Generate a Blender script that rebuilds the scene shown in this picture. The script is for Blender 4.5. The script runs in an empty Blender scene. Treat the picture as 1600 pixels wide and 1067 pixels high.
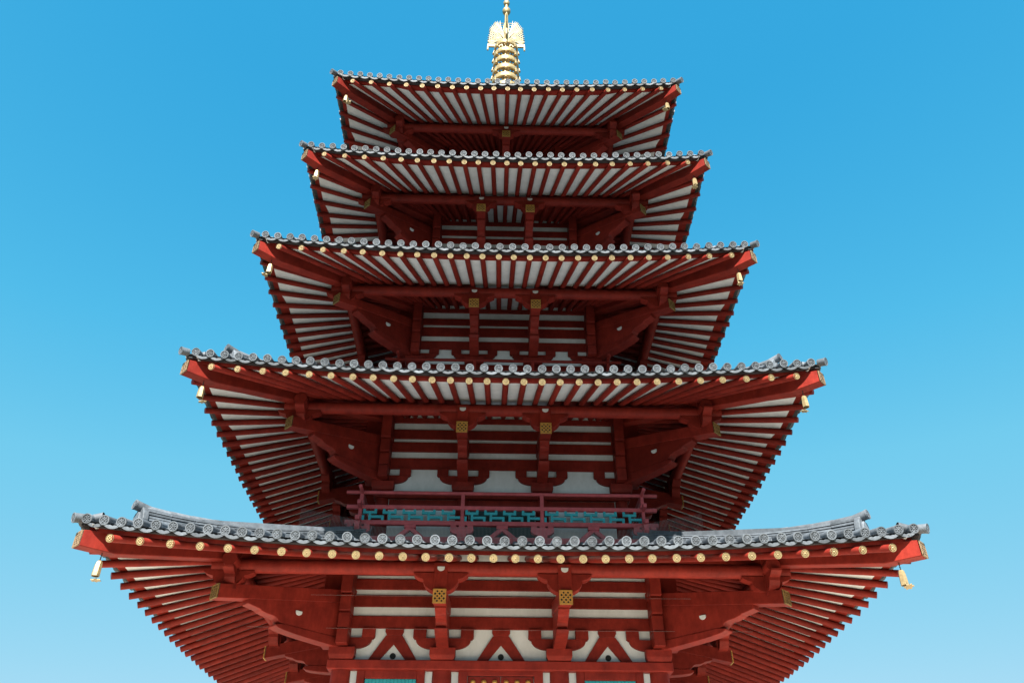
import bpy, bmesh, math, random
from mathutils import Vector, Matrix, Quaternion
random.seed(7)
R = math.radians
PI = math.pi
scene = bpy.context.scene
C = scene.collection

# ------------------------------------------------------------------ camera
CAM = Vector((-0.2128, -20.554, 1.6))
PITCH, YAW, ROLL = 0.6237, 0.0246, -0.003
cam = bpy.data.cameras.new('camera')
cam.sensor_width = 36.0
cam.lens = 36.0 * 1251.9 / 1600.0
cam.clip_start = 0.1
cam.clip_end = 6000.0
camo = bpy.data.objects.new('camera', cam)
C.objects.link(camo)
r0v = Vector((math.cos(YAW), -math.sin(YAW), 0)); f0v = Vector((math.sin(YAW), math.cos(YAW), 0)); zv = Vector((0, 0, 1))
fv = f0v * math.cos(PITCH) + zv * math.sin(PITCH)
uv = -f0v * math.sin(PITCH) + zv * math.cos(PITCH)
rv = r0v * math.cos(ROLL) - uv * math.sin(ROLL)
uv = r0v * math.sin(ROLL) + uv * math.cos(ROLL)
m3 = Matrix((rv, uv, -fv)).transposed()
camo.matrix_world = Matrix.Translation(CAM) @ m3.to_4x4()
scene.camera = camo

# ------------------------------------------------------------------ sky, sun, exposure
SUN_EL, SUN_AZ = R(42), R(-6)          # azimuth of the sun seen from the pagoda, measured from -Y towards +X
world = bpy.data.worlds.new('World')
scene.world = world
world.use_nodes = True
wn = world.node_tree.nodes; wl = world.node_tree.links
wn.clear()
sky = wn.new('ShaderNodeTexSky'); sky.sky_type = 'NISHITA'; sky.sun_disc = False
sky.sun_elevation = SUN_EL
sky.sun_rotation = PI - SUN_AZ
sky.altitude = 0; sky.air_density = 1.0; sky.dust_density = 0.6; sky.ozone_density = 1.0
# the sky texture's own brightness picks the blue, so that zenith and horizon have the photograph's hues everywhere
sep = wn.new('ShaderNodeSeparateColor'); wl.new(sky.outputs[0], sep.inputs[0])
mrg = wn.new('ShaderNodeMapRange'); mrg.inputs[1].default_value = 1.0; mrg.inputs[2].default_value = 5.0
wl.new(sep.outputs[1], mrg.inputs[0])
ramp = wn.new('ShaderNodeValToRGB')
stops = [(0.0, (.034, .375, .73)), (.0475, (.038, .392, .745)), (.16, (.085, .505, .825)), (.30, (.17, .60, .86)), (.75, (.33, .69, .90)), (1.0, (.42, .73, .92))]
ramp.color_ramp.elements[0].position = stops[0][0]; ramp.color_ramp.elements[0].color = (*stops[0][1], 1)
ramp.color_ramp.elements[1].position = stops[-1][0]; ramp.color_ramp.elements[1].color = (*stops[-1][1], 1)
for p_, c_ in stops[1:-1]:
    e_ = ramp.color_ramp.elements.new(p_); e_.color = (*c_, 1)
wl.new(mrg.outputs[0], ramp.inputs[0])
EXPOSURE = 1.5
gain = wn.new('ShaderNodeVectorMath'); gain.operation = 'SCALE'; gain.inputs['Scale'].default_value = 1.0 / (0.12 * 2 ** EXPOSURE)
wl.new(ramp.outputs[0], gain.inputs[0])
bg = wn.new('ShaderNodeBackground'); bg.inputs[1].default_value = 0.12
wo = wn.new('ShaderNodeOutputWorld')
wl.new(gain.outputs[0], bg.inputs[0]); wl.new(bg.outputs[0], wo.inputs[0])

sun = bpy.data.lights.new('sun', 'SUN')
sun.energy = 5.0; sun.angle = R(0.53); sun.color = (1.0, 0.95, 0.87)
suno = bpy.data.objects.new('sun', sun); C.objects.link(suno)
sdir = Vector((math.sin(SUN_AZ) * math.cos(SUN_EL), -math.cos(SUN_AZ) * math.cos(SUN_EL), math.sin(SUN_EL)))
suno.rotation_euler = sdir.to_track_quat('Z', 'Y').to_euler()
suno.location = sdir * 80
vs = scene.view_settings
vs.view_transform = 'Standard'; vs.look = 'None'; vs.exposure = EXPOSURE; vs.gamma = 1.0; vs.use_curve_mapping = False
scene.cycles.max_bounces = 8
scene.cycles.diffuse_bounces = 1

# ------------------------------------------------------------------ materials
def material(name, col, rough=0.6, metal=0.0, var=0.12, scale=3.0, bump=0.0, bscale=30.0, island=0.0, streak=None, spec=0.5, col2=None, wear=0.0):
    m = bpy.data.materials.new(name); m.use_nodes = True
    nt = m.node_tree; n = nt.nodes; l = nt.links
    b = n['Principled BSDF']
    b.inputs['Roughness'].default_value = rough
    b.inputs['Metallic'].default_value = metal
    b.inputs['Specular IOR Level'].default_value = spec
    geo = n.new('ShaderNodeNewGeometry')
    mp = n.new('ShaderNodeMapping'); l.new(geo.outputs['Position'], mp.inputs[0])
    if streak: mp.inputs['Scale'].default_value = streak
    tx = n.new('ShaderNodeTexNoise'); tx.inputs['Scale'].default_value = scale; tx.inputs['Detail'].default_value = 6; tx.inputs['Roughness'].default_value = 0.65
    l.new(mp.outputs[0], tx.inputs[0])
    rp = n.new('ShaderNodeValToRGB')
    c2 = col2 if col2 else tuple(max(0, c * (1 - var * 2)) for c in col)
    c1 = tuple(min(1, c * (1 + var)) for c in col)
    rp.color_ramp.elements[0].color = (*c2, 1); rp.color_ramp.elements[0].position = 0.28
    rp.color_ramp.elements[1].color = (*c1, 1); rp.color_ramp.elements[1].position = 0.68
    l.new(tx.outputs[0], rp.inputs[0])
    out = rp.outputs[0]
    if wear > 0:
        mp2 = n.new('ShaderNodeMapping'); mp2.inputs['Scale'].default_value = (9, 9, 2.2); l.new(geo.outputs['Position'], mp2.inputs[0])
        t3 = n.new('ShaderNodeTexNoise'); t3.inputs['Scale'].default_value = 1.6; t3.inputs['Detail'].default_value = 8; t3.inputs['Roughness'].default_value = 0.7
        l.new(mp2.outputs[0], t3.inputs[0])
        m3_ = n.new('ShaderNodeMapRange'); m3_.inputs[1].default_value = .3; m3_.inputs[2].default_value = .7; m3_.inputs[3].default_value = 1 - wear; m3_.inputs[4].default_value = 1 + wear * .35
        l.new(t3.outputs[0], m3_.inputs[0])
        sc_ = n.new('ShaderNodeVectorMath'); sc_.operation = 'SCALE'
        l.new(out, sc_.inputs[0]); l.new(m3_.outputs[0], sc_.inputs['Scale']); out = sc_.outputs[0]
    if island > 0:
        oi = n.new('ShaderNodeObjectInfo')
        ad = n.new('ShaderNodeMath'); ad.operation = 'ADD'
        l.new(geo.outputs['Random Per Island'], ad.inputs[0]); l.new(oi.outputs['Random'], ad.inputs[1])
        fr = n.new('ShaderNodeMath'); fr.operation = 'FRACT'; l.new(ad.outputs[0], fr.inputs[0])
        mr = n.new('ShaderNodeMapRange'); mr.inputs[3].default_value = 1 - island; mr.inputs[4].default_value = 1 + island
        l.new(fr.outputs[0], mr.inputs[0])
        mx = n.new('ShaderNodeVectorMath'); mx.operation = 'SCALE'
        l.new(out, mx.inputs[0]); l.new(mr.outputs[0], mx.inputs['Scale'])
        out = mx.outputs[0]
    l.new(out, b.inputs['Base Color'])
    rr = n.new('ShaderNodeMapRange'); rr.inputs[3].default_value = max(0, rough - 0.12); rr.inputs[4].default_value = min(1, rough + 0.12)
    l.new(tx.outputs[0], rr.inputs[0]); l.new(rr.outputs[0], b.inputs['Roughness'])
    if bump > 0:
        t2 = n.new('ShaderNodeTexNoise'); t2.inputs['Scale'].default_value = bscale; t2.inputs['Detail'].default_value = 5
        l.new(mp.outputs[0], t2.inputs[0])
        bp = n.new('ShaderNodeBump'); bp.inputs['Strength'].default_value = bump; bp.inputs['Distance'].default_value = 0.02
        l.new(t2.outputs[0], bp.inputs['Height']); l.new(bp.outputs[0], b.inputs['Normal'])
    return m
M = {}
M['red'] = material('vermilion_paint', (0.250, 0.0255, 0.0165), 0.5, var=0.18, scale=3.0, bump=0.12, bscale=22, island=0.16, spec=0.12, wear=0.20, col2=(0.160, 0.0165, 0.0120))
M['white'] = material('white_plaster', (0.81, 0.80, 0.80), 0.85, var=0.03, scale=2.6, streak=(1.6, 1.6, .8), wear=0.035, bump=0.08, bscale=40, col2=(0.69, 0.68, 0.67))
M['tile'] = material('grey_roof_tile', (0.135, 0.153, 0.175), 0.55, var=0.2, scale=6, bump=0.25, bscale=45, island=0.34, wear=0.22, spec=0.4)
M['gold'] = material('gilded_metal', (0.40, 0.30, 0.155), 0.42, metal=0.35, var=0.16, scale=14, bump=0.1, bscale=60)
M['goldp'] = material('gilded_plate', (0.62, 0.34, 0.08), 0.42, metal=0.5, var=0.10, scale=20, bump=0.1, bscale=60)
M['goldf'] = material('gilded_openwork', (0.40, 0.335, 0.19), 0.55, metal=0.1, var=0.1, spec=0.3)
M['teal'] = material('teal_paint', (0.03, 0.34, 0.38), 0.6, var=0.12, scale=8, bump=0.06)
M['dark'] = material('dark_opening', (0.012, 0.016, 0.016), 0.8, var=0.1)
M['rail'] = material('rose_red_rail', (0.50, 0.090, 0.098), 0.5, var=0.15, scale=5, spec=0.25, island=0.1)  # lighter, pinker red for the second storey railing alone
M['goldr'] = material('gilded_bronze', (0.50, 0.36, 0.17), 0.4, metal=0.4, var=0.2, scale=9)
M['goldd'] = material('darkened_gilt_plate', (0.36, 0.21, 0.06), 0.5, metal=0.3, var=0.2, scale=20)
M['goldc'] = material('dull_gilded_plate', (0.34, 0.22, 0.12), 0.5, metal=0.3, var=0.15, scale=20)
M['batten'] = material('under_tile_shade', (0.035, 0.032, 0.036), 0.8, var=0.2)  # near-black colour paints in the shadow line under the eave tiles
M['darkgreen'] = material('dark_green_door', (0.02, 0.06, 0.06), 0.6, var=0.1)
M['iron'] = material('dark_iron', (0.08, 0.06, 0.05), 0.5, metal=0.6)
M['wire'] = material('thin_wire', (0.34, 0.33, 0.32), 0.5, metal=0.0)
M['net'] = material('grey_net_thread', (0.30, 0.30, 0.29), 0.8)
M['stone'] = material('pale_granite', (0.46, 0.44, 0.41), 0.8, var=0.12, scale=2, bump=0.2, bscale=60)
M['gravel'] = material('pale_gravel', (0.77, 0.64, 0.49), 0.95, var=0.10, scale=0.6, bump=0.5, bscale=40)
def court_ground(m):      # pale court near the pagoda; unseen ground beyond darkened to cut bounced light
    nt = m.node_tree; n = nt.nodes; l = nt.links; b = n['Principled BSDF']
    src = b.inputs['Base Color'].links[0].from_socket
    g = n.new('ShaderNodeNewGeometry'); ln = n.new('ShaderNodeVectorMath'); ln.operation = 'LENGTH'
    l.new(g.outputs['Position'], ln.inputs[0])
    mr = n.new('ShaderNodeMapRange'); mr.inputs[1].default_value = 17; mr.inputs[2].default_value = 17.6
    l.new(ln.outputs['Value'], mr.inputs[0])
    mx = n.new('ShaderNodeMix'); mx.data_type = 'RGBA'; l.new(mr.outputs[0], mx.inputs[0])
    l.new(src, mx.inputs[6]); mx.inputs[7].default_value = (.035, .04, .028, 1)
    l.new(mx.outputs[2], b.inputs['Base Color'])
court_ground(M['gravel'])

# ------------------------------------------------------------------ mesh helpers
class MB:
    def __init__(s): s.v = []; s.f = []
    def add(s, vs_, fs_, mat=None):
        o = len(s.v)
        for p in vs_:
            p = Vector(p)
            s.v.append(tuple(mat @ p) if mat else tuple(p))
        for f in fs_: s.f.append(tuple(i + o for i in f))
        return s
    def box(s, x0, x1, y0, y1, z0, z1, mat=None):
        vs_ = [(x0, y0, z0), (x1, y0, z0), (x1, y1, z0), (x0, y1, z0), (x0, y0, z1), (x1, y0, z1), (x1, y1, z1), (x0, y1, z1)]
        return s.add(vs_, [(0, 3, 2, 1), (4, 5, 6, 7), (0, 1, 5, 4), (1, 2, 6, 5), (2, 3, 7, 6), (3, 0, 4, 7)], mat)
    def prism(s, prof, a0, a1, mat=None, axis='x'):
        # profile (u, z) extruded along x from a0 to a1 (u -> -y) or along y (u -> x)
        n = len(prof); vs_ = []
        for a in (a0, a1):
            for (u, z) in prof:
                vs_.append((a, -u, z) if axis == 'x' else (u, a, z))
        fs_ = [tuple(range(n)), tuple(range(2 * n - 1, n - 1, -1))]
        for i in range(n):
            j = (i + 1) % n
            fs_.append((j, i, i + n, j + n))
        return s.add(vs_, fs_, mat)
    def tube(s, p0, p1, r0, r1=None, n=8, caps=True, mat=None):
        r1 = r0 if r1 is None else r1
        p0 = Vector(p0); p1 = Vector(p1); d = (p1 - p0).normalized()
        a = d.orthogonal().normalized(); b = d.cross(a)
        vs_ = []
        for p, r in ((p0, r0), (p1, r1)):
            for i in range(n):
                t = 2 * PI * i / n
                vs_.append(p + (a * math.cos(t) + b * math.sin(t)) * r)
        fs_ = [(i, (i + 1) % n, n + (i + 1) % n, n + i) for i in range(n)]
        if caps: fs_ += [tuple(range(n - 1, -1, -1)), tuple(range(n, 2 * n))]
        return s.add(vs_, fs_, mat)
    def lathe(s, prof, n=16, mat=None, off=(0, 0), caps=True):
        vs_ = []; m = len(prof)
        for (r, z) in prof:
            for i in range(n):
                t = 2 * PI * (i + 0.5) / n
                vs_.append((off[0] + r * math.cos(t), off[1] + r * math.sin(t), z))
        fs_ = []
        for k in range(m - 1):
            for i in range(n):
                fs_.append((k * n + i, k * n + (i + 1) % n, (k + 1) * n + (i + 1) % n, (k + 1) * n + i))
        if caps and prof[0][0] > 1e-4: fs_.append(tuple(range(n - 1, -1, -1)))
        if caps and prof[-1][0] > 1e-4: fs_.append(tuple(range((m - 1) * n, m * n)))
        return s.add(vs_, fs_, mat)
    def sphere(s, c, r, n=10, mat=None):
        prof = [(max(1e-5, r * math.sin(PI * k / 6)), c[2] - r * math.cos(PI * k / 6)) for k in range(7)]
        return s.lathe(prof, n, mat, (c[0], c[1]))
    def grid(s, pts):          # rows of equal length
        o = len(s.v); nr = len(pts); nc = len(pts[0])
        for row in pts:
            for p in row: s.v.append(tuple(p))
        for i in range(nr - 1):
            for j in range(nc - 1):
                s.f.append((o + i * nc + j, o + i * nc + j + 1, o + (i + 1) * nc + j + 1, o + (i + 1) * nc + j))
        return s
    def mesh(s, name, mat, bevel=0.0, smooth=None):
        me = bpy.data.meshes.new(name)
        me.from_pydata(s.v, [], s.f)
        bm = bmesh.new(); bm.from_mesh(me)
        if bevel > 0:
            bmesh.ops.remove_doubles(bm, verts=bm.verts, dist=1e-5)
            es = [e for e in bm.edges if len(e.link_faces) == 2 and e.calc_face_angle(0) > 0.5]
            bmesh.ops.bevel(bm, geom=es, offset=bevel, segments=1, affect='EDGES', clamp_overlap=True)
        bmesh.ops.recalc_face_normals(bm, faces=bm.faces)
        bm.to_mesh(me); bm.free()
        if smooth is not None:
            me.shade_smooth(); me.set_sharp_from_angle(angle=R(smooth))
        me.materials.append(mat)
        return me
    def build(s, name, mat, parent=None, bevel=0.0, smooth=None):
        return link(name, s.mesh(name, mat, bevel, smooth), parent)
def link(name, me, parent=None, rz=0.0, mw=None, label=None, kind=None):
    o = bpy.data.objects.new(name, me); C.objects.link(o)
    if parent is not None: o.parent = parent
    if mw is not None: o.matrix_basis = mw
    elif rz: o.rotation_euler = (0, 0, rz)
    if label: o['label'] = label
    if kind: o['kind'] = kind
    return o
def tag(o, label, cat, group=None, kind=None):
    o['label'] = label; o['category'] = cat
    if group: o['group'] = group
    if kind: o['kind'] = kind
RZ = [Matrix.Rotation(k * PI / 2, 4, 'Z') for k in range(4)]     # side 0 front (-Y), 1 right (+X), 2 back, 3 left
def side_pt(k, t, r, z): return RZ[k] @ Vector((t, -r, z))

# ------------------------------------------------------------------ setting
g = MB().grid([[(-3000 + 1500 * i, -3000 + 1500 * j, 0) for i in range(5)] for j in range(5)]).build('ground', M['gravel'])
g['kind'] = 'structure'

# ------------------------------------------------------------------ pagoda data
T = [  # E eave half, zt tile height, c upturn, B body half, P purlin half, sl rafter slope, q0 fan, nr rafters, nt tiles, b fan growth, zb tail beam height
    dict(E=7.387, zt=6.86, c=.34, B=3.255, P=5.21, sl=.375, q0=1.00, nr=32, nt=49, gp=2.0, ga=.36, zb=6.55, inner=1.20),
    dict(E=6.725, zt=10.86, c=.320, B=2.84, P=4.60, sl=.36, q0=.92, nr=29, nt=44, gp=2.0, ga=.40, zb=10.56, inner=.945),
    dict(E=6.133, zt=14.80, c=.275, B=2.40, P=4.12, sl=.35, q0=.80, nr=26, nt=40, gp=1.8, ga=.42, zb=14.50, inner=.80),
    dict(E=5.645, zt=18.66, c=.267, B=2.09, P=3.78, sl=.33, q0=.74, nr=23, nt=37, gp=1.6, ga=.44, zb=18.29, inner=.71),
    dict(E=5.341, zt=22.30, c=.287, B=1.78, P=3.42, sl=.30, q0=.42, nr=21, nt=35, gp=1.5, ga=.44, zb=21.98, inner=0.0),
]
UP = 2.3
RAD = 0.066
for d in T:
    d['zin'] = d['zt'] - .13 + d['sl'] * (d['E'] - .30 - d['B'])
    n = d['nr']; hw = d['E'] - .84
    # tip positions: pitch grows toward the corners
    us = [i / 200 for i in range(201)]
    cum = [0.0]
    # solve warp x(s): spacing ~ 1 + a*u^p
    for i in range(200):
        u = (i + .5) / 200
        cum.append(cum[-1] + 1 / (1 + d['ga'] * u ** d['gp']))
    tot = cum[-1]
    def inv(s, cum=cum, tot=tot, hw=hw):
        x = s * tot
        for i in range(200):
            if cum[i + 1] >= x:
                return hw * (i + (x - cum[i]) / (cum[i + 1] - cum[i])) / 200
        return hw
    half = (n - 1) / 2
    d['tips'] = [math.copysign(inv(abs(j - half) / half), j - half) for j in range(n)]
def q_in(d, t):
    a = abs(t); B = d['B']; E = d['E']
    def sm(x): x *= d['q0']; return x / (1 + (x / B) ** 4) ** .25
    return math.copysign(sm(a) + (B - sm(E)) * (a / E) ** 6, t)
def z_tip(d, t): return d['zt'] - .13 + d['c'] * abs(t / d['E']) ** UP
def soffit_pt(d, t, s):       # s = 0 at radius E-.30, s = 1 at the body
    r = (d['E'] - .30) * (1 - s) + d['B'] * s
    tt = t * (1 - s) + q_in(d, t) * s
    return Vector((tt, -r, z_tip(d, t) * (1 - s) + d['zin'] * s))
def roof_z(d, t, r):
    s = d['E'] - r
    u = min(1, abs(t) / max(r, .01))
    w = max(0, 1 - s / 4.0)
    return d['zt'] - .05 + .28 * s + .026 * s * s + (0.012 * s ** 3 if d['top'] else 0) + d['c'] * u ** UP * w * w
for i, d in enumerate(T): d['top'] = (i == 4)

pagoda = bpy.data.objects.new('pagoda', None); C.objects.link(pagoda)
tag(pagoda, 'five storey vermilion and white wooden pagoda with grey tiled roofs and golden finial', 'pagoda')

# shared pieces ------------------------------------------------------
me_rafter = MB().tube((0, 0, 0), (0, 1, 0), 1, n=14).mesh('rafter', M['red'], smooth=50)
def cap_mesh():
    b = MB(); n = 16
    b.tube((0, 0.004, 0), (0, -.008, 0), .070, n=n)
    ring = []
    for r, y in ((.070, -.008), (.070, -.016), (.066, -.016), (.064, -.010)):
        ring.append([(r * math.cos(2 * PI * i / n), y, r * math.sin(2 * PI * i / n)) for i in range(n + 1)])
    b.grid(ring)
    for k in range(8):
        a = 2 * PI * k / 8
        b.sphere((.040 * math.cos(a), -.009, .040 * math.sin(a)), .013, 5)
    b.sphere((0, -.009, 0), .018, 6)
    return b.mesh('rafter_cap', M['gold'], smooth=40)
me_cap = cap_mesh()
def disc_tile_mesh(r=.081, L=.42):
    b = MB(); n = 18
    b.tube((0, 0, 0), (0, L, 0), r, r * .94, n=n)
    ring = []
    for rr, y in ((r * 1.06, .03), (r * 1.06, -.014), (r * .86, -.014), (r * .83, -.004)):
        ring.append([(rr * math.cos(2 * PI * i / n), y, rr * math.sin(2 * PI * i / n)) for i in range(n + 1)])
    b.grid(ring)
    for k in range(8):
        a = 2 * PI * k / 8
        b.tube((r * .30 * math.cos(a), -.006, r * .30 * math.sin(a)), (r * .70 * math.cos(a), -.006, r * .70 * math.sin(a)), r * .10, r * .15, n=4)
    b.sphere((0, -.004, 0), r * .2, 6)
    return b.mesh('round_eave_tile', M['tile'], smooth=45)
me_disc = disc_tile_mesh()
def pan_tile_mesh(w=.30):
    b = MB()
    nn = 8
    top = []; bot = []; back = []; backb = []
    for i in range(nn + 1):
        u = -1 + 2 * i / nn
        x = u * w * .5
        z = -.040 - .058 * (1 - u * u)
        top.append((x, 0, z + .005 + (.012 if i % 2 else 0))); bot.append((x, 0, z - .042)); back.append((x, .4, z + .09)); backb.append((x, .4, z + .06))
    b.grid([back, top, bot, backb])
    return b.mesh('pan_eave_tile', M['tile'], smooth=40)
me_pan = pan_tile_mesh()
def plate_mesh(w, h):        # fretted gold plate facing -y, centred
    b = MB()
    b.box(-w / 2, w / 2, -.012, .012, -h / 2, h / 2)
    return b.mesh('end_plate_back', M['dark']), None
def fret_mesh(w, h):
    b = MB(); t = .022
    b.box(-w / 2, w / 2, -.022, .01, -h / 2, -h / 2 + t); b.box(-w / 2, w / 2, -.022, .01, h / 2 - t, h / 2)
    b.box(-w / 2, -w / 2 + t, -.022, .01, -h / 2, h / 2); b.box(w / 2 - t, w / 2, -.022, .01, -h / 2, h / 2)
    nx, nz = 3, 3
    for i in range(nx):
        for j in range(nz):
            cx = -w / 2 + w * (i + .5) / nx; cz = -h / 2 + h * (j + .5) / nz
            for sg in (-1, 1):
                mt = Matrix.Translation((cx, 0, cz)) @ Matrix.Rotation(sg * PI / 4, 4, 'Y')
                L = w / nx * .68
                b.box(-L, L, -.018, -.004, -.012, .012, mt)
    b.box(-w / 2, w / 2, -.005, .01, -h / 2, h / 2)
    me = b.mesh('end_plate', M['goldp']); me.materials.append(M['dark'])
    for p in me.polygons[-6:]: p.material_index = 1
    return me
me_fret = fret_mesh(.25, .27)
me_fretc = fret_mesh(.24, .27); me_fretc.materials[0] = M['goldc']; me_fretd = me_fret.copy(); me_fretd.materials[0] = M['goldd']
def plug_mesh():
    b = MB(); pts = [(-.07, .04)] + [(.07 * math.cos(PI + PI * i / 8), .01 + .055 * math.sin(PI + PI * i / 8)) for i in range(9)] + [(.07, .04)]
    n = len(pts)
    vs_ = [(x, -.012, z) for x, z in pts] + [(x, .012, z) for x, z in pts]
    b.add(vs_, [tuple(range(n)), tuple(range(2 * n - 1, n - 1, -1))] + [((i + 1) % n, i, i + n, (i + 1) % n + n) for i in range(n)])
    return b.mesh('bracket_plug', M['white'])
me_plug = plug_mesh()

def axis_matrix(p, d, s=None):
    """place a piece so that its +Y runs along d, its Z stays up"""
    d = d.normalized(); x = d.cross(Vector((0, 0, 1))).normalized(); z = x.cross(d)
    m = Matrix((x, d, z)).transposed().to_4x4()
    m = Matrix.Translation(p) @ m
    if s: m = m @ Matrix.Diagonal((*s, 1))
    return m

rafter_mass = MB(); tile_mass = MB(); pan_mass = MB()
def mass_rafter(mw):
    n = 8; vs_ = []
    for y in (0, 1):
        for i in range(n):
            vs_.append(mw @ Vector((math.cos(2 * PI * i / n), y, math.sin(2 * PI * i / n))))
    rafter_mass.add(vs_, [(i, (i + 1) % n, n + (i + 1) % n, n + i) for i in range(n)] + [tuple(range(n))])

# ------------------------------------------------------------------ roofs
roofs = []
for ti, d in enumerate(T):
    E, B, P, zt = d['E'], d['B'], d['P'], d['zt']
    rin = 0.25 if d['top'] else T[ti + 1]['B'] + .25
    # roof shell = the part
    b = MB()
    for k in range(4):
        rows = []
        NS = 14
        for i in range(NS + 1):
            r = (E - .03) * (1 - i / NS) + rin * i / NS
            rows.append([RZ[k] @ Vector((r * u, -r, roof_z(d, r * u, r))) for u in [j / 20 - 1 for j in range(41)]])
        b.grid(rows)
    roof = b.build('roof', M['tile'], pagoda, smooth=30)
    roof['label'] = 'grey tiled roof of the %s storey' % ['lowest', 'second', 'third', 'fourth', 'topmost'][ti]
    roofs.append(roof)
    # tile rows running up the slope
    b = MB()
    nt = d['nt']
    for k in range(4):
        for j in range(nt):
            t = (j - (nt - 1) / 2) * .3
            rend = max(abs(t) + .02, rin)
            if E - rend < .45: continue
            NS = max(2, int((E - .3 - rend) / .5))
            for i in range(NS):
                ra = (E - .3) + (rend - E + .3) * i / NS; rb = (E - .3) + (rend - E + .3) * (i + 1) / NS - .0
                rows = []
                for q, r in enumerate((ra, rb)):
                    z = roof_z(d, t, r) + .03; rad = .078 if q == 0 else .07
                    rows.append([RZ[k] @ Vector((t + rad * math.cos(a), -r, z + rad * math.sin(a))) for a in [PI * m / 6 for m in range(7)]])
                b.grid(rows)
                # front lip of the tile
                b.f.append(tuple(len(b.v) - 14 + m for m in range(7)))
    o = b.build('tile_rows', M['tile'], roof, smooth=35); o['kind'] = 'stuff'
    # soffit boards
    b = MB()
    for k in range(4):
        rows = []
        for s in [i / 8 for i in range(9)]:
            rows.append([RZ[k] @ soffit_pt(d, E * u, s) for u in [j / 24 - 1 for j in range(49)]])
        b.grid(rows)
    b.build('soffit', M['white'], roof, smooth=30)
    # boards between the purlin and the wall: red over the outer bays, bare white over the middle bay
    sP = (E - .3 - P) / (E - .3 - B)
    lim = d['inner'] + .12 if d['inner'] > 0 else .0
    for k in (0, 1, 3):
        for sg in (-1, 1):
            b = MB()
            rows = []
            for s in [sP + (1 - sP) * i / 6 for i in range(7)]:
                row = []
                for j in range(25):
                    u = lim * 1.05 / E + (1 - lim * 1.05 / E) * j / 24
                    p = soffit_pt(d, sg * E * u, s); p.z -= .009
                    row.append(RZ[k] @ p)
                rows.append(row)
            b.grid(rows)
            b.build('inner_soffit', M['red'], roof, smooth=30)
    # fascia boards, one for each side
    for k in range(4):
        b = MB()
        def strip(ra, rb, za, zb0, z1, b=b, k=k):
            rows = []
            us = [j / 24 - 1 for j in range(49)]
            def zz(u): return d['c'] * abs(u) ** UP
            for r, z in ((rb, zb0), (ra, za), (ra, z1), (rb, z1), (rb, zb0)):
                rows.append([RZ[k] @ Vector((r * u, -r, z + zz(u))) for u in us])
            b.grid(rows)
        def zs(r): return zt - .13 + d['sl'] * (E - .30 - r) - .014
        strip(E - .19, E - .39, zs(E - .19), zs(E - .39), zt - .045)
        b.build('fascia_board', M['red'], roof, smooth=30)
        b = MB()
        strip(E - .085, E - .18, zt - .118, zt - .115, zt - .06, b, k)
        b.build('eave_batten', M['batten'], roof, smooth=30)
    # rafters
    for k in range(4):
        for t in d['tips']:
            p1 = soffit_pt(d, t, 1.0); p0 = soffit_pt(d, t, 0.0)
            dr = (p1 - p0); tip = p0 - dr * ((.22 + random.uniform(-.012, .012)) / abs(dr.y)) + Vector((random.uniform(-.009, .009), 0, 0)); end = p1 + dr * .01
            off = Vector((0, 0, -RAD - .006))
            mw = RZ[k] @ axis_matrix(tip + off, end - tip, (RAD, (end - tip).length, RAD))
            if k == 0 or (k in (1, 3) and ti <= 2):
                link('rafter', me_rafter, roof, mw=mw)
            else:
                mass_rafter(mw)
            if k == 0:
                cd = (end - tip).normalized(); cd.x *= .18; link('rafter_cap', me_cap, roof, mw=axis_matrix(tip + off - Vector((0, .012, 0)), cd))
    # eave tiles
    for k in range(4):
        for j in range(nt):
            t = (j - (nt - 1) / 2) * .3
            z = zt + d['c'] * abs(t / E) ** UP
            jit = Vector((random.uniform(-.006, .006), random.uniform(-.012, .012), random.uniform(-.006, .006)))
            mw = RZ[k] @ axis_matrix(Vector((t, -E, z)) + jit, Vector((random.uniform(-.03, .03), 1, .28)))
            if k == 0: link('round_eave_tile', me_disc, roof, mw=mw)
            else:
                n = 10; vs_ = []
                for y, rr in ((0, .085), (.4, .076)):
                    for i in range(n): vs_.append(mw @ Vector((rr * math.cos(2 * PI * i / n), y, rr * math.sin(2 * PI * i / n))))
                tile_mass.add(vs_, [(i, (i + 1) % n, n + (i + 1) % n, n + i) for i in range(n)] + [tuple(range(n))])
        for j in range(nt + 1):
            t = (j - nt / 2) * .3
            if abs(t) > E - .16: continue
            e = .02
            z = zt + d['c'] * abs(t / E) ** UP
            zs = zt + d['c'] * abs((abs(t) + e) / E) ** UP
            roll = math.atan2((zs - z), e) * (1 if t > 0 else -1)
            mw = RZ[k] @ axis_matrix(Vector((t, -E + .005 + random.uniform(-.01, .01), z + random.uniform(-.004, .004))), Vector((0, 1, .28))) @ Matrix.Rotation(-roll, 4, 'Y')
            if k == 0: link('pan_eave_tile', me_pan, roof, mw=mw)
            else:
                pan_mass.add([v.co[:] for v in me_pan.vertices], [tuple(p.vertices) for p in me_pan.polygons], mw)
    # hips: corner beams, ridges
    for k in range(4):
        # local frame: u along the diagonal outwards (front-right corner of side k), x across
        D2 = RZ[k] @ Matrix.Rotation(PI / 4, 4, 'Z')       # local -y points to the corner between side k and k+1
        S2 = math.sqrt(2)
        # corner beam
        b = MB()
        zc = zt - .13 + d['c']
        rt = E - .10
        ztip = zc - d['sl'] * .30
        b.prism([(B * S2, d['zin'] + .0), (rt * S2, ztip + .02), (rt * S2, ztip - .26), ((rt - .45) * S2, ztip - .24), (B * S2, d['zin'] - .28)], -.12, .12, D2)
        b.build('corner_beam', M['red'], roof, bevel=.012)
        pl = Matrix.Translation((0, -rt * S2 - .002, ztip - .12))
        if k in (0, 3):
            link('corner_beam_plate', me_fretc, roof, mw=D2 @ pl)
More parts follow.
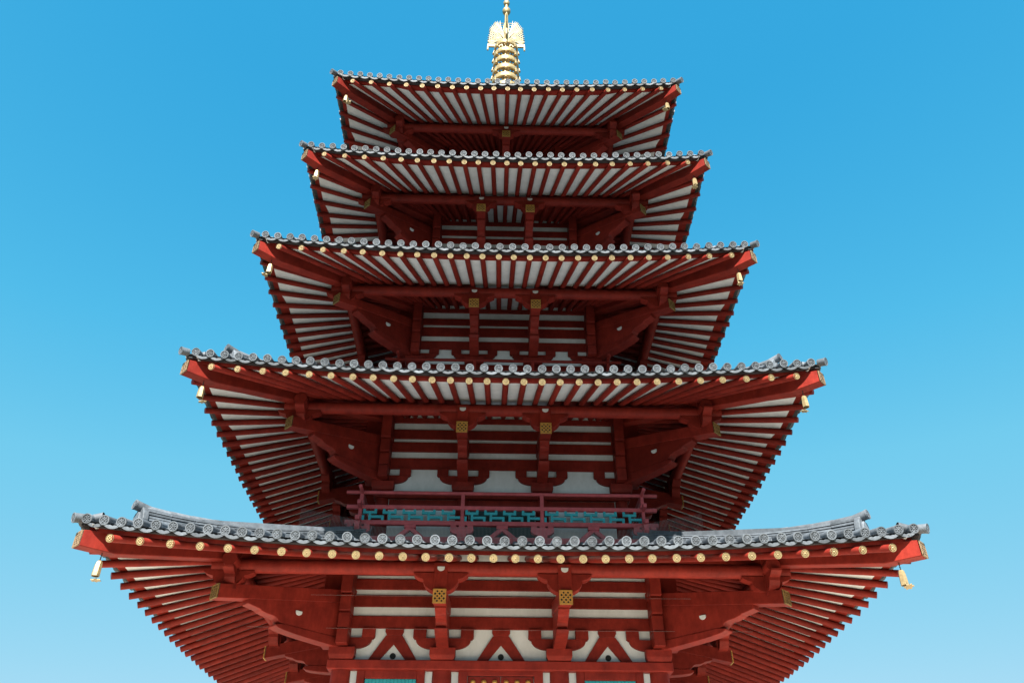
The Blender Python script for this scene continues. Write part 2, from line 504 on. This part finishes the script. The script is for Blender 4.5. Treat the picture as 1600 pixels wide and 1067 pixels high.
        # corner eave tile
        zc2 = zt + d['c'] + .06
        link('corner_eave_tile', me_disc, roof, mw=D2 @ axis_matrix(Vector((0, -(E + .03) * S2, zc2 - .09)), Vector((0, 1, .22)), (1.05, .4, 1.05)))
        # low ridge roll near the corner
        rs = E - .78
        b = MB()
        rr = [E - .25, E - .5, rs]
        for a, c in zip(rr[:-1], rr[1:]):
            b.tube((0, -a * S2, roof_z(d, a, a) + .0), (0, -c * S2, roof_z(d, c, c) + .02), .075, .08, n=10)
            b.box(-.11, .11, -a * S2, -c * S2, roof_z(d, c, c) - .1, roof_z(d, a, a) - .01)
        b2 = MB(); b2.add(b.v, b.f, D2)
        b2.build('corner_ridge', M['tile'], roof, smooth=40)
        # main hip ridge in layers
        b = MB()
        L = rs - rin
        nseg = max(3, int(L * S2 / .42))
        def top_up(r): return .09 * max(0, 1 - (rs - r) / 1.6) ** 2
        hgt = .24
        nl = 6
        for i in range(nseg):
            ra = rs - L * i / nseg; rb = rs - L * (i + 1) / nseg
            for l in range(nl):
                lh = hgt / nl
                w = .165 + (.010 if l % 2 == 0 else -.004) + (.02 if l == nl - 1 else 0)
                w += random.uniform(-.004, .004)
                vs_ = []
                for r in (ra - .004, rb + .004):
                    ex = (1 + top_up(r) / hgt)
                    z0 = roof_z(d, r, r) + .06 + lh * l * ex; z1 = z0 + lh * .70 * ex
                    vs_ += [(-w, -r * S2, z0), (w, -r * S2, z0), (w, -r * S2, z1), (-w, -r * S2, z1)]
                b.add(vs_, [(0, 1, 2, 3), (7, 6, 5, 4), (1, 0, 4, 5), (2, 1, 5, 6), (3, 2, 6, 7), (0, 3, 7, 4)], D2)
            za = roof_z(d, ra, ra) + .08 + hgt + top_up(ra); zb_ = roof_z(d, rb, rb) + .08 + hgt + top_up(rb)
            b.tube((0, -ra * S2, za), (0, -rb * S2, zb_), .092, .086, n=10, mat=D2)
        # core
        vs_ = []
        for r in (rs - .02, rin):
            z0 = roof_z(d, r, r) - .05
            vs_ += [(-.11, -r * S2, z0), (.11, -r * S2, z0), (.11, -r * S2, z0 + .32), (-.11, -r * S2, z0 + .32)]
        b.add(vs_, [(0, 1, 2, 3), (7, 6, 5, 4), (1, 0, 4, 5), (2, 1, 5, 6), (3, 2, 6, 7), (0, 3, 7, 4)], D2)
        b.build('hip_ridge', M['tile'], roof, smooth=35)
        # ridge end tile with its raised round tile
        b = MB()
        zb0 = roof_z(d, rs, rs)
        prof = [(-.21, zb0 - .02), (.21, zb0 - .02), (.23, zb0 + .17), (.19, zb0 + .31), (.10, zb0 + .42), (-.10, zb0 + .42), (-.19, zb0 + .31), (-.23, zb0 + .17)]
        b.prism([(x, z) for x, z in prof], -(rs + .03) * S2 - .05, -(rs + .03) * S2 + .06, D2, axis='y')
        b.prism([(x * .6, zb0 + .19 + (z - zb0 - .19) * .6) for x, z in prof], -(rs + .03) * S2 - .09, -(rs + .03) * S2 - .04, D2, axis='y')
        b.build('ridge_end_tile', M['tile'], roof, bevel=.012)
        link('ridge_finial_tile', me_disc, roof, mw=D2 @ axis_matrix(Vector((0, -(rs + .15) * S2, zb0 + (.455 if ti < 2 else .39))), Vector((0, 1, -.12)), (1.1, .8, 1.1)))
o = rafter_mass.build('rafters', M['red'], pagoda, smooth=50); o['kind'] = 'stuff'
o = tile_mass.build('round_eave_tiles', M['tile'], pagoda, smooth=45); o['kind'] = 'stuff'
o = pan_mass.build('pan_eave_tiles', M['tile'], pagoda, smooth=40); o['kind'] = 'stuff'

# ------------------------------------------------------------------ storeys
def arm_profile(z0, zg, z1, half, sgn=(1,)):
    """cloud arm lower lobe in the wall plane (u, z): from block top z0 up to zg (under the small blocks)"""
    pts = []
    h = zg - z0
    for i in range(9):
        a = -PI / 2 + (PI / 2) * i / 8
        pts.append((.20 + (half - .06 - .20) * math.cos(a) , z0 + h * .85 + h * .85 * math.sin(a)))
    pts += [(half - .06, z0 + h * .86), (half - .02, z0 + h * .90), (half - .035, z0 + h * .96), (half, zg)]
    return pts
WALLP = [  # per tier: panel bottom and beams, relative to zt
    (-.96, [(-.33, -.07), (.12, .37), (.49, .72), (.80, .92)]),
    (-1.02, [(-.43, -.13), (.04, .31), (.40, .66), (.85, 1.0)]),
    (-1.02, [(-.50, -.22), (-.05, .25), (.34, .56), (.78, .92)]),
    (-1.10, [(-.58, -.30), (-.13, .08), (.20, .44), (.64, .8)]),
    (-1.10, [(-.62, -.34), (-.17, .04), (.16, .40), (.58, .74)]),
]
def bracket_layers(B, rend, zb, low, inner, hw, mb):
    """tail beam over two cloud arms, each a timber of its own thickness"""
    L = rend - B; sc = low / .56; S = .20
    def tb(r): return zb - .135 + S * (rend - r)
    mb.prism([(rend, zb - .135), (rend, zb + .135), (inner, zb + .135 + S * (rend - inner)), (inner, tb(inner))], -hw, hw)
    r1 = B + L * .79
    up = [(.79, -.105), (.70, -.155), (.685, -.185), (.645, -.215), (.60, -.225), (.57, -.255), (.555, -.315), (.525, -.345)]
    pts = [(r1, tb(r1) + .004)] + [(B + L * o_, zb + z * sc) for o_, z in up] + [(inner, zb - .345 * sc), (inner, tb(inner) + .004)]
    mb.prism(pts, -hw + .016, hw - .016)
    lo = [(.515, -.349), (.545, -.365), (.575, -.39), (.572, -.425), (.545, -.46), (.50, -.485), (.42, -.51), (.32, -.53), (.18, -.55), (.06, -.56)]
    pts = [(B + L * o_, zb + z * sc) for o_, z in lo] + [(inner, zb - low), (inner, zb - .349 * sc)]
    mb.prism(pts, -hw, hw)
    return mb
for ti, d in enumerate(T):
    E, B, P, zt, zb = d['E'], d['B'], d['P'], d['zt'], d['zb']
    pb, beams = WALLP[ti]
    zbase = zt + pb
    zlow = (1.0 if ti == 0 else roof_z(T[ti - 1], 0, T[ti]['B']) - .3)
    # plaster core = the part
    ztop = d['zin'] + .02
    b = MB().box(-B - .05, B + .05, -B - .05, B + .05, zlow, ztop)
    st = b.build('storey', M['white'], pagoda)
    st['label'] = 'white plaster wall with red framing, %s storey' % ['lowest', 'second', 'third', 'fourth', 'topmost'][ti]
    cols = [-B, -d['inner'], d['inner'], B] if d['inner'] > 0 else [-B, 0.0, B]
    # corner and inner columns
    cr = .22 if ti == 0 else .17
    for k in range(4):
        for t in cols[:-1]:
            p = side_pt(k, t, B, 0)
            b = MB().lathe([(cr * 1.0, zlow), (cr * 1.02, zlow + (zbase - zlow) * .4), (cr * .93, zbase - .2)], 18, None, (p.x, p.y))
            b.build('column', M['red'], st, smooth=50)
    # architrave under the brackets, then wall beams
    AW = .24 if ti == 0 else .17
    for k in range(4):
        ext = AW + (.03 if k % 2 == 0 else -.006)
        if ti == 0:
            bb = MB().box(-B - ext, B + ext, -B - AW, -B + .12, zbase - .215 + (.004 * (k % 2)), zbase - .03 - (.004 * (k % 2)))
        else:
            bb = MB().box(-B - ext, B + ext, -B - AW, -B + .12, zbase - .19 + (.004 * (k % 2)), zbase - .02 - (.004 * (k % 2)))
        link('architrave', bb.mesh('architrave', M['red'], bevel=.015), st, rz=k * PI / 2)
        for (z0, z1) in beams:
            bb = MB().box(-B - .09, B + .09, -B - .09 - .003 * (k % 2), -B + .12, zt + z0 + .003 * (k % 2), zt + z1)
            link('wall_beam', bb.mesh('wall_beam', M['red'], bevel=.01), st, rz=k * PI / 2)
    zg0, zg1 = zbase - .02, zt + beams[0][0]
    hh = zg1 - zg0
    zd = zg0 + hh * .36           # top of the bearing block
    zgap = zg0 + hh * .70         # underside of the small blocks
    # bearing blocks on the columns
    for k in range(4):
        for t in cols[:-1]:
            b = MB(); w0, w1 = .235, .265
            p = side_pt(k, t, B, 0)
            zA, zB_, zC = zg0, zg0 + (zd - zg0) * .38, zd
            b.lathe([(w0 * 1.414, zA), (w1 * 1.38, zB_ - .02), (w1 * 1.414, zB_), (w1 * 1.414, zC)], 4, Matrix.Translation((p.x, p.y, 0)))
            b.build('bearing_block', M['red'], st, bevel=.008)
    # cloud arms in the wall plane with the small blocks on top
    half = .63 if ti < 3 else .5
    prof = arm_profile(zd - .005, zgap, zg1, half)
    for k in ((0, 1, 3) if ti < 3 else (0,)):
        for t in cols:
            sides = [s for s in (1, -1) if not (t == B and s == 1) and not (t == -B and s == -1)]
            full = [(u, z) for u, z in prof]
            b = MB()
            for s in sides:
                poly = [(t + s * u, z) for u, z in full] + [(t, zgap), (t, zd - .005)]
                b.prism(poly, -B - .12, -B + .0, axis='y')
                b.box(min(t + s * (half - .27), t + s * half), max(t + s * (half - .27), t + s * half), -B - .135, -B + .0, zgap + .002, zg1 - .002)
            b.box(t - .11, t + .11, -B - .125, -B + .0, zgap + .002, zg1 - .002)
            link('cloud_arm', b.mesh('cloud_arm', M['red']), st, rz=k * PI / 2)
        # inverted struts of the lowest storey
        if ti == 0:
            for (a, c) in zip(cols[:-1], cols[1:]):
                m = (a + c) / 2
                b = MB()
                zs0, zs1 = zbase - .02, zg1
                b.prism([(m - .17, zs1 - .14), (m - .51, zs0), (m - .28, zs0), (m, zs0 + .33), (m + .28, zs0), (m + .51, zs0), (m + .17, zs1 - .14)], -B - .095, -B + .0, axis='y')
                b.prism([(m - .19, zs1 - .002), (m - .19, zs1 - .075), (m - .15, zs1 - .142), (m + .15, zs1 - .142), (m + .19, zs1 - .075), (m + .19, zs1 - .002)], -B - .115, -B + .0, axis='y')
                link('inverted_strut', b.mesh('inverted_strut', M['red'], bevel=.006), st, rz=k * PI / 2)
                b = MB().tube((m, -B - .03, zs0 + .10), (m, -B - .062, zs0 + .10), .062, n=14)
                link('vent', b.mesh('vent', M['dark'], smooth=50), st, rz=k * PI / 2)
    # beam noses at the corners, facing each visible side
    zn0 = zd - .02
    for k in (0, 1, 3):
        for t in (-B, B):
            b = MB(); w = .115
            zz = [zn0 + .04, zn0 + .33, zn0 + .36, zn0 + .66, zn0 + .69, zn0 + 1.02, zn0 + 1.05, ztop - .06]
            pr = [.46, .44, .50, .56]
            for q in range(4):
                if zz[2 * q + 1] > ztop: break
                b.box(t - w - .004 * (q % 2), t + w + .004 * (q % 2), -B - pr[q], -B + .1, zz[2 * q], zz[2 * q + 1])
                b.box(t - w + .02, t + w - .02, -B - pr[q] + .05, -B + .1, zz[2 * q] + .05, zz[2 * q + 1] + .06)
            link('beam_nose', b.mesh('beam_nose', M['red'], bevel=.008), st, rz=k * PI / 2)
    # projecting cloud brackets with sloping tail beams
    rend = P + .17
    low = zb - zd + .02
    me_br = None
    zPc = soffit_pt(d, 0, (E - .3 - P) / (E - .3 - B)).z - 2 * RAD - .006 - .14     # purlin centre
    zboat = zPc - .125
    for k in (0, 1, 3):
        for t in cols[1:-1]:
            b0 = bracket_layers(B, rend, zb, low, B - .05, .125, MB()); b = MB().add(b0.v, b0.f, Matrix.Translation((t, 0, 0)))
            link('cloud_bracket', b.mesh('cloud_bracket', M['red'], bevel=.008), st, rz=k * PI / 2)
            # boat bracket and strut under the purlin
            ztb = zb + .135 + .03
            b = MB()
            hb = zboat - (zb + .13)
            hw = .53 if ti < 3 else .45
            pr = []
            base = zboat
            dep = min(.36, max(.2, hb + .1))
            half_p = [(hw, 0), (hw - .01, -.12), (hw - .10, -.28), (hw - .19, -.36), (hw - .20, -.55), (hw - .26, -.80), (hw - .34, -.95), (.13, -1.0)]
            poly = [(t + u, base + z * dep) for u, z in half_p] + [(t - u, base + z * dep) for u, z in reversed(half_p)]
            b.prism(poly, -P - .11, -P + .11, axis='y')
            link('boat_bracket', b.mesh('boat_bracket', M['red'], bevel=.006), st, rz=k * PI / 2)
            b = MB().box(t - .13, t + .13, -P - .14, -P + .14, zb + .10, zPc + .06)
            link('strut', b.mesh('strut', M['red'], bevel=.008), st, rz=k * PI / 2)
            link('end_plate', me_fret, st, mw=RZ[k] @ Matrix.Translation((t, -rend - .012, zb)))
            link('bracket_plug', me_plug, st, mw=RZ[k] @ Matrix.Translation((t, -P - .143, zPc - .06)))
        # purlin on this side
    for k in range(4):
        b = MB().tube((-P - .42, -P, zPc), (P + .42, -P, zPc), .14, n=16)
        link('purlin', b.mesh('purlin', M['red'], smooth=50), st, rz=k * PI / 2)
    S2 = math.sqrt(2)
    for k in range(4):
        if k == 1 or k == 2: continue
        D2 = RZ[k] @ Matrix.Rotation(PI / 4, 4, 'Z')
        re = P + .20
        b = bracket_layers(B * S2, re * S2, zb + .03, low + .03, (B - .1) * S2, .135, MB())
        link('corner_cloud_bracket', b.mesh('corner_cloud_bracket', M['red'], bevel=.008), st, mw=D2)
        link('end_plate', me_fretd, st, mw=D2 @ Matrix.Translation((0, -re * S2 - .012, zb + .03)))
        for sx in (-1, 1):
            link('bracket_plug', me_plug, st, mw=D2 @ Matrix.Translation((sx * .138, -(B + .42 * (re - B)) * S2, zb + .0)) @ Matrix.Rotation(sx * PI / 2, 4, 'Z'))
        # post where the purlins cross
        b = MB().box(P - .12, P + .12, -P - .12, -P + .12, zb + .12, zPc + .34)
        for (ax, sg) in ((0, 1), (0, -1), (1, 1), (1, -1)):
            dep = .3; hw = .55 if sg * (1 if ax == 0 else -1) < 0 else .42
            half_p = [(.10, 0), (hw, 0), (hw - .01, -.12), (hw - .10, -.28), (hw - .19, -.36), (hw - .20, -.55), (hw - .26, -.80), (hw - .34, -.95), (.10, -1.0)]
            if ax == 0:
                b.prism([(P + sg * u, zboat + z * dep) for u, z in half_p], -P - .10, -P + .10, axis='y')
            else:
                b.prism([(P + sg * u, zboat + z * dep + .004) for u, z in half_p], P - .10, P + .10)
        link('corner_strut', b.mesh('corner_strut', M['red']), st, rz=k * PI / 2)
    # ---- lower walls
    if ti == 0:
        zA = zbase - .2
        for k in range(4):
            for bi, (a, c) in enumerate(zip(cols[:-1], cols[1:])):
                x0, x1 = a + .22, c - .22
                if bi == 1:
                    b = MB()
                    b.box(x0 + .12, x0 + .30, -B - .15, -B, 1.0, zA); b.box(x1 - .30, x1 - .12, -B - .15, -B, 1.0, zA)
                    b.box(x0 + .30, x1 - .30, -B - .15, -B, zA - .10, zA)
                    link('door_frame', b.mesh('door_frame', M['red'], bevel=.01), st, rz=k * PI / 2)
                    for sx in (0, 1):
                        xa = x0 + .31 + sx * ((x1 - x0 - .62) / 2 + .004); xb = xa + (x1 - x0 - .62) / 2 - .006
                        b = MB().box(xa, xb, -B - .09, -B + .0, 1.02, zA - .11)
                        link('door_leaf', b.mesh('door_leaf', M['red'], bevel=.008), st, rz=k * PI / 2)
                        if k == 0:
                            if sx == 0: me_stud = MB().sphere((0, 0, 0), .055, 10).mesh('door_stud', M['goldp'], smooth=60)
                            for row in range(9):
                                for cc in range(3):
                                    link('door_stud', me_stud, st, mw=Matrix.Translation((xa + (xb - xa) * (cc + .5) / 3, -B - .09, zA - .22 - row * .48)))
                else:
                    b = MB()
                    fx0, fx1 = x0 + .12, x1 - .12
                    b.box(fx0, fx0 + .16, -B - .14, -B, 1.0, zA); b.box(fx1 - .16, fx1, -B - .14, -B, 1.0, zA)
                    b.box(fx0 + .16, fx1 - .16, -B - .135, -B, zA - .17, zA); b.box(fx0 + .16, fx1 - .16, -B - .135, -B, 2.6, 2.85)
                    link('window_frame', b.mesh('window_frame', M['red'], bevel=.01), st, rz=k * PI / 2)
                    nb = 14
                    for q in range(nb):
                        xx = fx0 + .17 + (fx1 - fx0 - .34) * (q + .5) / nb
                        if q == 0:
                            me_bar = MB().box(-.036, .036, -B - .11, -B, 2.86, zA - .175).mesh('window_bar', M['teal'], bevel=.006)
                        if k in (0,): link('window_bar', me_bar, st, mw=RZ[k] @ Matrix.Translation((xx, 0, 0)))
    else:
        # lower wall band: plaster in the outer bays, dark door in the middle
        if d['inner'] > 0:
            a = d['inner'] - .18
            b = MB().box(-a, a, -B - .075, -B + .0, zlow, zbase - .2)
            o = link('storey_door', b.mesh('storey_door', M['darkgreen']), st)
            b = MB().box(-B + .17, B - .17, -B - .10, -B + .0, zbase - .42, zbase - .21)
            link('wall_beam', b.mesh('wall_beam', M['red'], bevel=.01), st)

# ------------------------------------------------------------------ balustrades of the second and third storeys
def balustrade(ti, Rr, ztop, seen_low):
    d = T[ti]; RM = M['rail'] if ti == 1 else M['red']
    zt_, zm, zl, zb_ = ztop, ztop - .37, ztop - .75, ztop - 1.10
    inner = d['inner'] * .97
    b = MB()
    for k in range(4):       # floor edge beam
        b.box(-Rr - .1 + .003 * k, Rr + .1 - .003 * k, -Rr - .10, -Rr + .10, zb_ - .16 - .002 * k, zb_ + .002 * k, RZ[k])
    b.box(-Rr + .05, Rr - .05, -Rr + .05, Rr - .05, zb_ - .10, zb_ - .02)
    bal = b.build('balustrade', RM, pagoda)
    bal['label'] = 'red railing with teal fretwork round the %s storey' % ['', 'second', 'third'][ti]
    for k in range(4):
        if k == 2: continue
        e = .36
        b = MB().tube((-Rr - e, -Rr, zt_), (Rr + e, -Rr, zt_), .042, n=10)
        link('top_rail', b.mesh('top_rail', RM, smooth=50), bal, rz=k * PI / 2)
        z2 = zm + .002 * k
        b = MB().box(-Rr - e + .04, Rr + e - .04, -Rr - .04, -Rr + .04, z2 - .045, z2 + .045)
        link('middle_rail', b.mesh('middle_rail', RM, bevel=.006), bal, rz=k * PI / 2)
        z3 = zl + .002 * k
        b = MB().box(-Rr - e + .04, Rr + e - .04, -Rr - .05, -Rr + .05, z3 - .05, z3 + .05)
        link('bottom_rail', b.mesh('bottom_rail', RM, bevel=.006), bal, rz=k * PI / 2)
        posts = [-Rr, -inner, inner]
        for t in posts:
            b = MB().box(t - .042, t + .042, -Rr - .036, -Rr + .036, zl - .05, zt_ - .02)
            b.box(t - .06, t + .06, -Rr - .055, -Rr + .055, zm + .046, zm + .12) if t == -Rr else None
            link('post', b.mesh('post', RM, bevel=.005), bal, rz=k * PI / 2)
        # fret panels
        allp = [-Rr, -inner, inner, Rr]
        for a, c in zip(allp[:-1], allp[1:]):
            x0, x1 = a + .05, c - .05
            h0, h1 = zl + .05, zm - .045
            H = h1 - h0
            nu = max(2, round((x1 - x0) / .44)); w = (x1 - x0) / nu
            b = MB(); th = .029; y0, y1 = -Rr - .022, -Rr + .022
            def hb(xa, xb, zf):
                z = h0 + H * zf; b.box(max(x0, xa), min(x1, xb), y0, y1, z - th, z + th)
            def vb(x, za, zb2):
                if x0 - .001 <= x <= x1 + .001: b.box(max(x0, x - th), min(x1, x + th), y0 + .003, y1 - .003, h0 + H * za, h0 + H * zb2)
            for u in range(-1, nu + 1):
                X = x0 + u * w
                if X + w * .72 > x0 and X + w * .04 < x1: hb(X + w * .04, X + w * .74, .70)
                vb(X + w * .04 + th, .70, 1.0); vb(X + w * .74 - th, .70, 1.0)
                vb(X + w * .40, 0.0, .70)
                if X + w * 1.1 > x0 and X + w * .40 < x1: hb(X + w * .40, X + w * 1.12, .34)
                vb(X + w * 1.12 - th, 0.0, .34)
            link('fret_panel', b.mesh('fret_panel', M['teal']), bal, rz=k * PI / 2)
            # inverted strut below each bay
            if seen_low:
                m = (a + c) / 2
                b = MB()
                zs0, zs1 = zb_ + .002, zl - .052
                b.prism([(m - .09, zs1 - .08), (m - .34, zs0), (m - .20, zs0), (m, zs0 + .17), (m + .20, zs0), (m + .34, zs0), (m + .09, zs1 - .08)], -Rr - .05, -Rr + .05, axis='y')
                b.box(m - .13, m + .13, -Rr - .06, -Rr + .06, zs1 - .08, zs1)
                link('railing_strut', b.mesh('railing_strut', RM, bevel=.004), bal, rz=k * PI / 2)
        if seen_low:
            for t in allp:
                b = MB(); zs1 = zl - .052
                b.box(t - .26, t + .26, -Rr - .055, -Rr + .055, zs1 - .09, zs1 - .045)
                for q in (-.19, 0, .19): b.box(t + q - .065, t + q + .065, -Rr - .06, -Rr + .06, zs1 - .046, zs1)
                pr = [(t - .27, zs1 - .091), (t - .26, zs1 - .14), (t - .20, zs1 - .19), (t - .11, zs1 - .215), (t - .11, zb_), (t + .11, zb_), (t + .11, zs1 - .215), (t + .20, zs1 - .19), (t + .26, zs1 - .14), (t + .27, zs1 - .091)]
                b.prism(pr, -Rr - .055, -Rr + .055, axis='y')
                link('railing_bracket', b.mesh('railing_bracket', RM), bal, rz=k * PI / 2)
    return bal
balustrade(1, 3.26, 9.65, True)
balustrade(2, 2.80, 13.73, False)

# ------------------------------------------------------------------ stylobate (below the frame)
b = MB().box(-5.6, 5.6, -5.6, 5.6, -.05, .85); b.box(-5.72, 5.72, -5.72, 5.72, .85, 1.0); b.box(-5.75, 5.75, -5.75, 5.75, -.05, .15)
for i in range(5): b.box(-1.5, 1.5, -5.7 - .32 * (i + 1), -5.7 - .32 * i + .01, -.05, .84 - .17 * i)
b.build('stylobate', M['stone'], pagoda, bevel=.02)

# ------------------------------------------------------------------ finial
zr0 = roof_z(T[4], 0, .3)
b = MB()
b.lathe([(.16, zr0 - .4), (.15, 26.6), (.11, 31.6), (.085, 33.7), (.06, 35.2)], 14)
fin = b.build('finial', M['goldr'], pagoda, smooth=50); fin['label'] = 'golden spire of stacked rings on the top roof'
b = MB().box(-.75, .75, -.75, .75, zr0 - .35, zr0 + .30); b.box(-.85, .85, -.85, .85, zr0 + .30, zr0 + .40)
b.build('finial_base', M['gold'], fin, bevel=.02)
zbowl = zr0 + .40
b = MB().lathe([(.72, zbowl), (.70, zbowl + .2), (.55, zbowl + .45), (.25, zbowl + .6), (.45, zbowl + .75), (.6, zbowl + .85), (.3, zbowl + .86)], 24)
b.build('finial_bowl', M['gold'], fin, smooth=40)
zz = 31.72; rr = .50
for i in range(8):
    if zz < zbowl + 1.0: break
    b = MB()
    ro, ri, hh = rr, rr - .07, .125
    b.lathe([(ri, zz - hh), (ro - .01, zz - hh), (ro + .012, zz - hh * .6), (ro + .012, zz + hh * .6), (ro - .01, zz + hh), (ri, zz + hh), (ri - .012, zz), (ri, zz - hh)], 32, caps=False)
    b.lathe([(.14, zz - .14), (.20, zz - .10), (.20, zz + .10), (.14, zz + .14)], 14)
    for q in range(8):
        a = 2 * PI * (q + .5) / 8
        ca, sa = math.cos(a), math.sin(a)
        b.tube((.15 * ca, .15 * sa, zz), (ri * ca, ri * sa, zz), .055, .035, n=5)
        a2 = a + PI / 8; b.sphere((ro * .62 * math.cos(a2), ro * .62 * math.sin(a2), zz - .05), .05, 6)
    b.build('finial_ring', M['goldr'], fin, smooth=40)
    for q in range(8):
        a = 2 * PI * q / 8
        b = MB().lathe([(.006, zz - hh - .03), (.03, zz - hh - .06), (.05, zz - hh - .17), (.055, zz - hh - .18), (.01, zz - hh - .175)], 8, None, ((ro + .03) * math.cos(a), (ro + .03) * math.sin(a)))
        b.tube(((ro + .03) * math.cos(a), (ro + .03) * math.sin(a), zz - hh - .04), ((ro + .005) * math.cos(a), (ro + .005) * math.sin(a), zz - .02), .008, n=4)
        b.build('ring_bell', M['goldr'], fin, smooth=50)
    zz -= .59; rr += .018
# flame fins
def fin_mesh():
    b = MB(); z0 = 32.02
    b.box(.05, .80, -.035, .035, z0 - .09, z0 + .09)
    b.box(.76, .81, -.03, .03, z0 - .26, z0 - .05)
    b.sphere((.785, 0, z0 - .30), .045, 6)
    cx, cz = .08, z0 + .35
    for i in range(21):
        a = R(-24 + i * 5.7)
        rl = .70 + .0 * i
        # outline: wide at the bottom, rounded top
        ex = .72; ez = 1.50
        tx, tz = cx + ex * max(0.0, math.cos(a)) ** .55, cz + (ez * math.sin(a) if a > 0 else .5 * math.sin(a))
        sx, sz = cx + (tx - cx) * .12, cz + (tz - cz) * .12
        px, pz = -(tz - sz), (tx - sx); L = math.hypot(px, pz); px /= L; pz /= L
        pts = []
        for s in [j / 6 for j in range(7)]:
            w = .017 * (.7 + .45 * s) if s < .85 else .018 * (1 - s) / .15 + .003
            wav = .03 * math.sin(s * PI * 2 + i)
            x = sx + (tx - sx) * s + px * wav; z = sz + (tz - sz) * s + pz * wav
            pts.append((x + px * w, z + pz * w, x - px * w, z - pz * w))
        rows = []
        for y in (-.022, .022):
            pass
        L_ = [(p[0], -.022, p[1]) for p in pts]; R_ = [(p[2], -.022, p[3]) for p in pts]
        L2 = [(p[0], .022, p[1]) for p in pts]; R2 = [(p[2], .022, p[3]) for p in pts]
        b.grid([L_, R_, R2, L2, L_])
    for f in (.30, .46, .62, .77, .88):
        prev = None
        for i in range(16):
            a = R(-20 + i * 7.3)
            x, z = cx + .72 * f * max(0, math.cos(a)) ** .55, cz + f * (1.50 * math.sin(a) if a > 0 else .5 * math.sin(a))
            if prev: b.tube((prev[0], 0, prev[1]), (x, 0, z), .018, n=5)
            prev = (x, z)
    return b.mesh('flame_fin', M['goldf'])
me_fin = fin_mesh()
for k in range(4):
    link('flame_fin', me_fin, fin, rz=k * PI / 2)
b = MB().lathe([(.02, 34.38), (.13, 34.44), (.185, 34.58), (.175, 34.70), (.10, 34.80), (.06, 34.84)], 18)
b.build('finial_ball', M['goldr'], fin, smooth=60)
b = MB().lathe([(.06, 35.08), (.12, 35.14), (.145, 35.26), (.115, 35.37), (.05, 35.44), (.012, 35.56)], 18)
b.build('finial_jewel', M['goldr'], fin, smooth=60)

# ------------------------------------------------------------------ wind bells
tn = ['lowest', 'second', 'third', 'fourth', 'topmost']
def bell_parts():
    body = MB(); n = 8
    pf = [(.012, .01), (.036, 0), (.056, -.03), (.066, -.10), (.072, -.20), (.074, -.29), (.064, -.29), (.060, -.20), (.02, -.06)]
    body.lathe(pf, 6)
    me_b = body.mesh('bell_body', M['gold'])
    c = MB(); c.tube((0, 0, .0), (0, 0, .16), .008, n=5)
    for q in range(4): c.sphere((0, 0, .02 + q * .04), .014, 5)
    me_c = c.mesh('chain', M['iron'])
    k = MB(); k.tube((0, 0, -.1), (0, 0, -.36), .006, n=4)
    pts = []
    for i in range(24):
        a = 2 * PI * i / 24; r = .075 + .018 * math.cos(6 * a)
        pts.append((r * math.cos(a), r * math.sin(a)))
    vs_ = [(x, y, -.372) for x, y in pts] + [(x, y, -.358) for x, y in pts]
    nn = 24
    k.add(vs_, [tuple(range(nn)), tuple(range(2 * nn - 1, nn - 1, -1))] + [(i, (i + 1) % nn, nn + (i + 1) % nn, nn + i) for i in range(nn)])
    me_k = k.mesh('clapper', M['gold'])
    return me_b, me_c, me_k
mb_, mc_, mk_ = bell_parts()
for ti, d in enumerate(T):
    for sx, sn in ((-1, 'left'), (1, 'right')):
        r = d['E'] - .42
        f = (r - d['B']) / (d['E'] - .01 - d['B'])
        zc = d['zt'] - .13 + d['c'] - d['sl'] * .30
        zbot = (zc - .25)
        p = Vector((sx * r, -r, zbot - .13))
        e = bpy.data.objects.new('wind_bell', None); C.objects.link(e); e.location = p
        e.scale = (.95, .95, .92); e.rotation_euler = (0, 0, PI / 4 + random.uniform(-.25, .25))
        tag(e, 'golden wind bell hanging from the %s corner of the %s roof' % (sn, tn[ti]), 'bell', 'wind bells under the roof corners')
        link('chain', mc_, e); link('bell_body', mb_, e)
        ck = link('clapper', mk_, e); ck.rotation_euler = (random.uniform(-.25, .25), random.uniform(-.25, .25), 0)

# ------------------------------------------------------------------ bird netting and strung wires
b = MB()
Rn = 3.62
x = -Rn - .9
while x < Rn + .9:
    r = Rn + .0
    if abs(x) > Rn: r = Rn
    zr = roof_z(T[0], x, r)
    h = .42 + (.30 * max(0, abs(x) - 2.9) if abs(x) > 2.9 else 0) + .05 * math.sin(abs(x) * 2.4)
    b.tube((x, -r, zr), (x, -r + .02, zr + h), .0028, n=3, caps=False)
    x += .03
b.tube((-Rn, -Rn, roof_z(T[0], 0, Rn) + .2), (Rn, -Rn, roof_z(T[0], 0, Rn) + .2), .003, n=3)
o = b.build('bird_netting', M['net'])
tag(o, 'fine grey bird netting standing on the lowest roof before the teal railing', 'netting')
for z, rr_, nm in ((6.98, 4.1, 'upper'), (6.42, 3.75, 'lower')):
    b = MB(); pr = None
    for i in range(25):
        xx = -5.2 + 10.4 * i / 24
        p = (xx, -rr_ , z - .02 * (1 - (xx / 5.2) ** 2))
        if pr: b.tube(pr, p, .0016, n=4, caps=False)
        pr = p
    o = b.build('strung_wire', M['wire'])
    tag(o, '%s of two thin wires strung across the lowest brackets' % nm, 'wire', 'wires under the lowest eave')
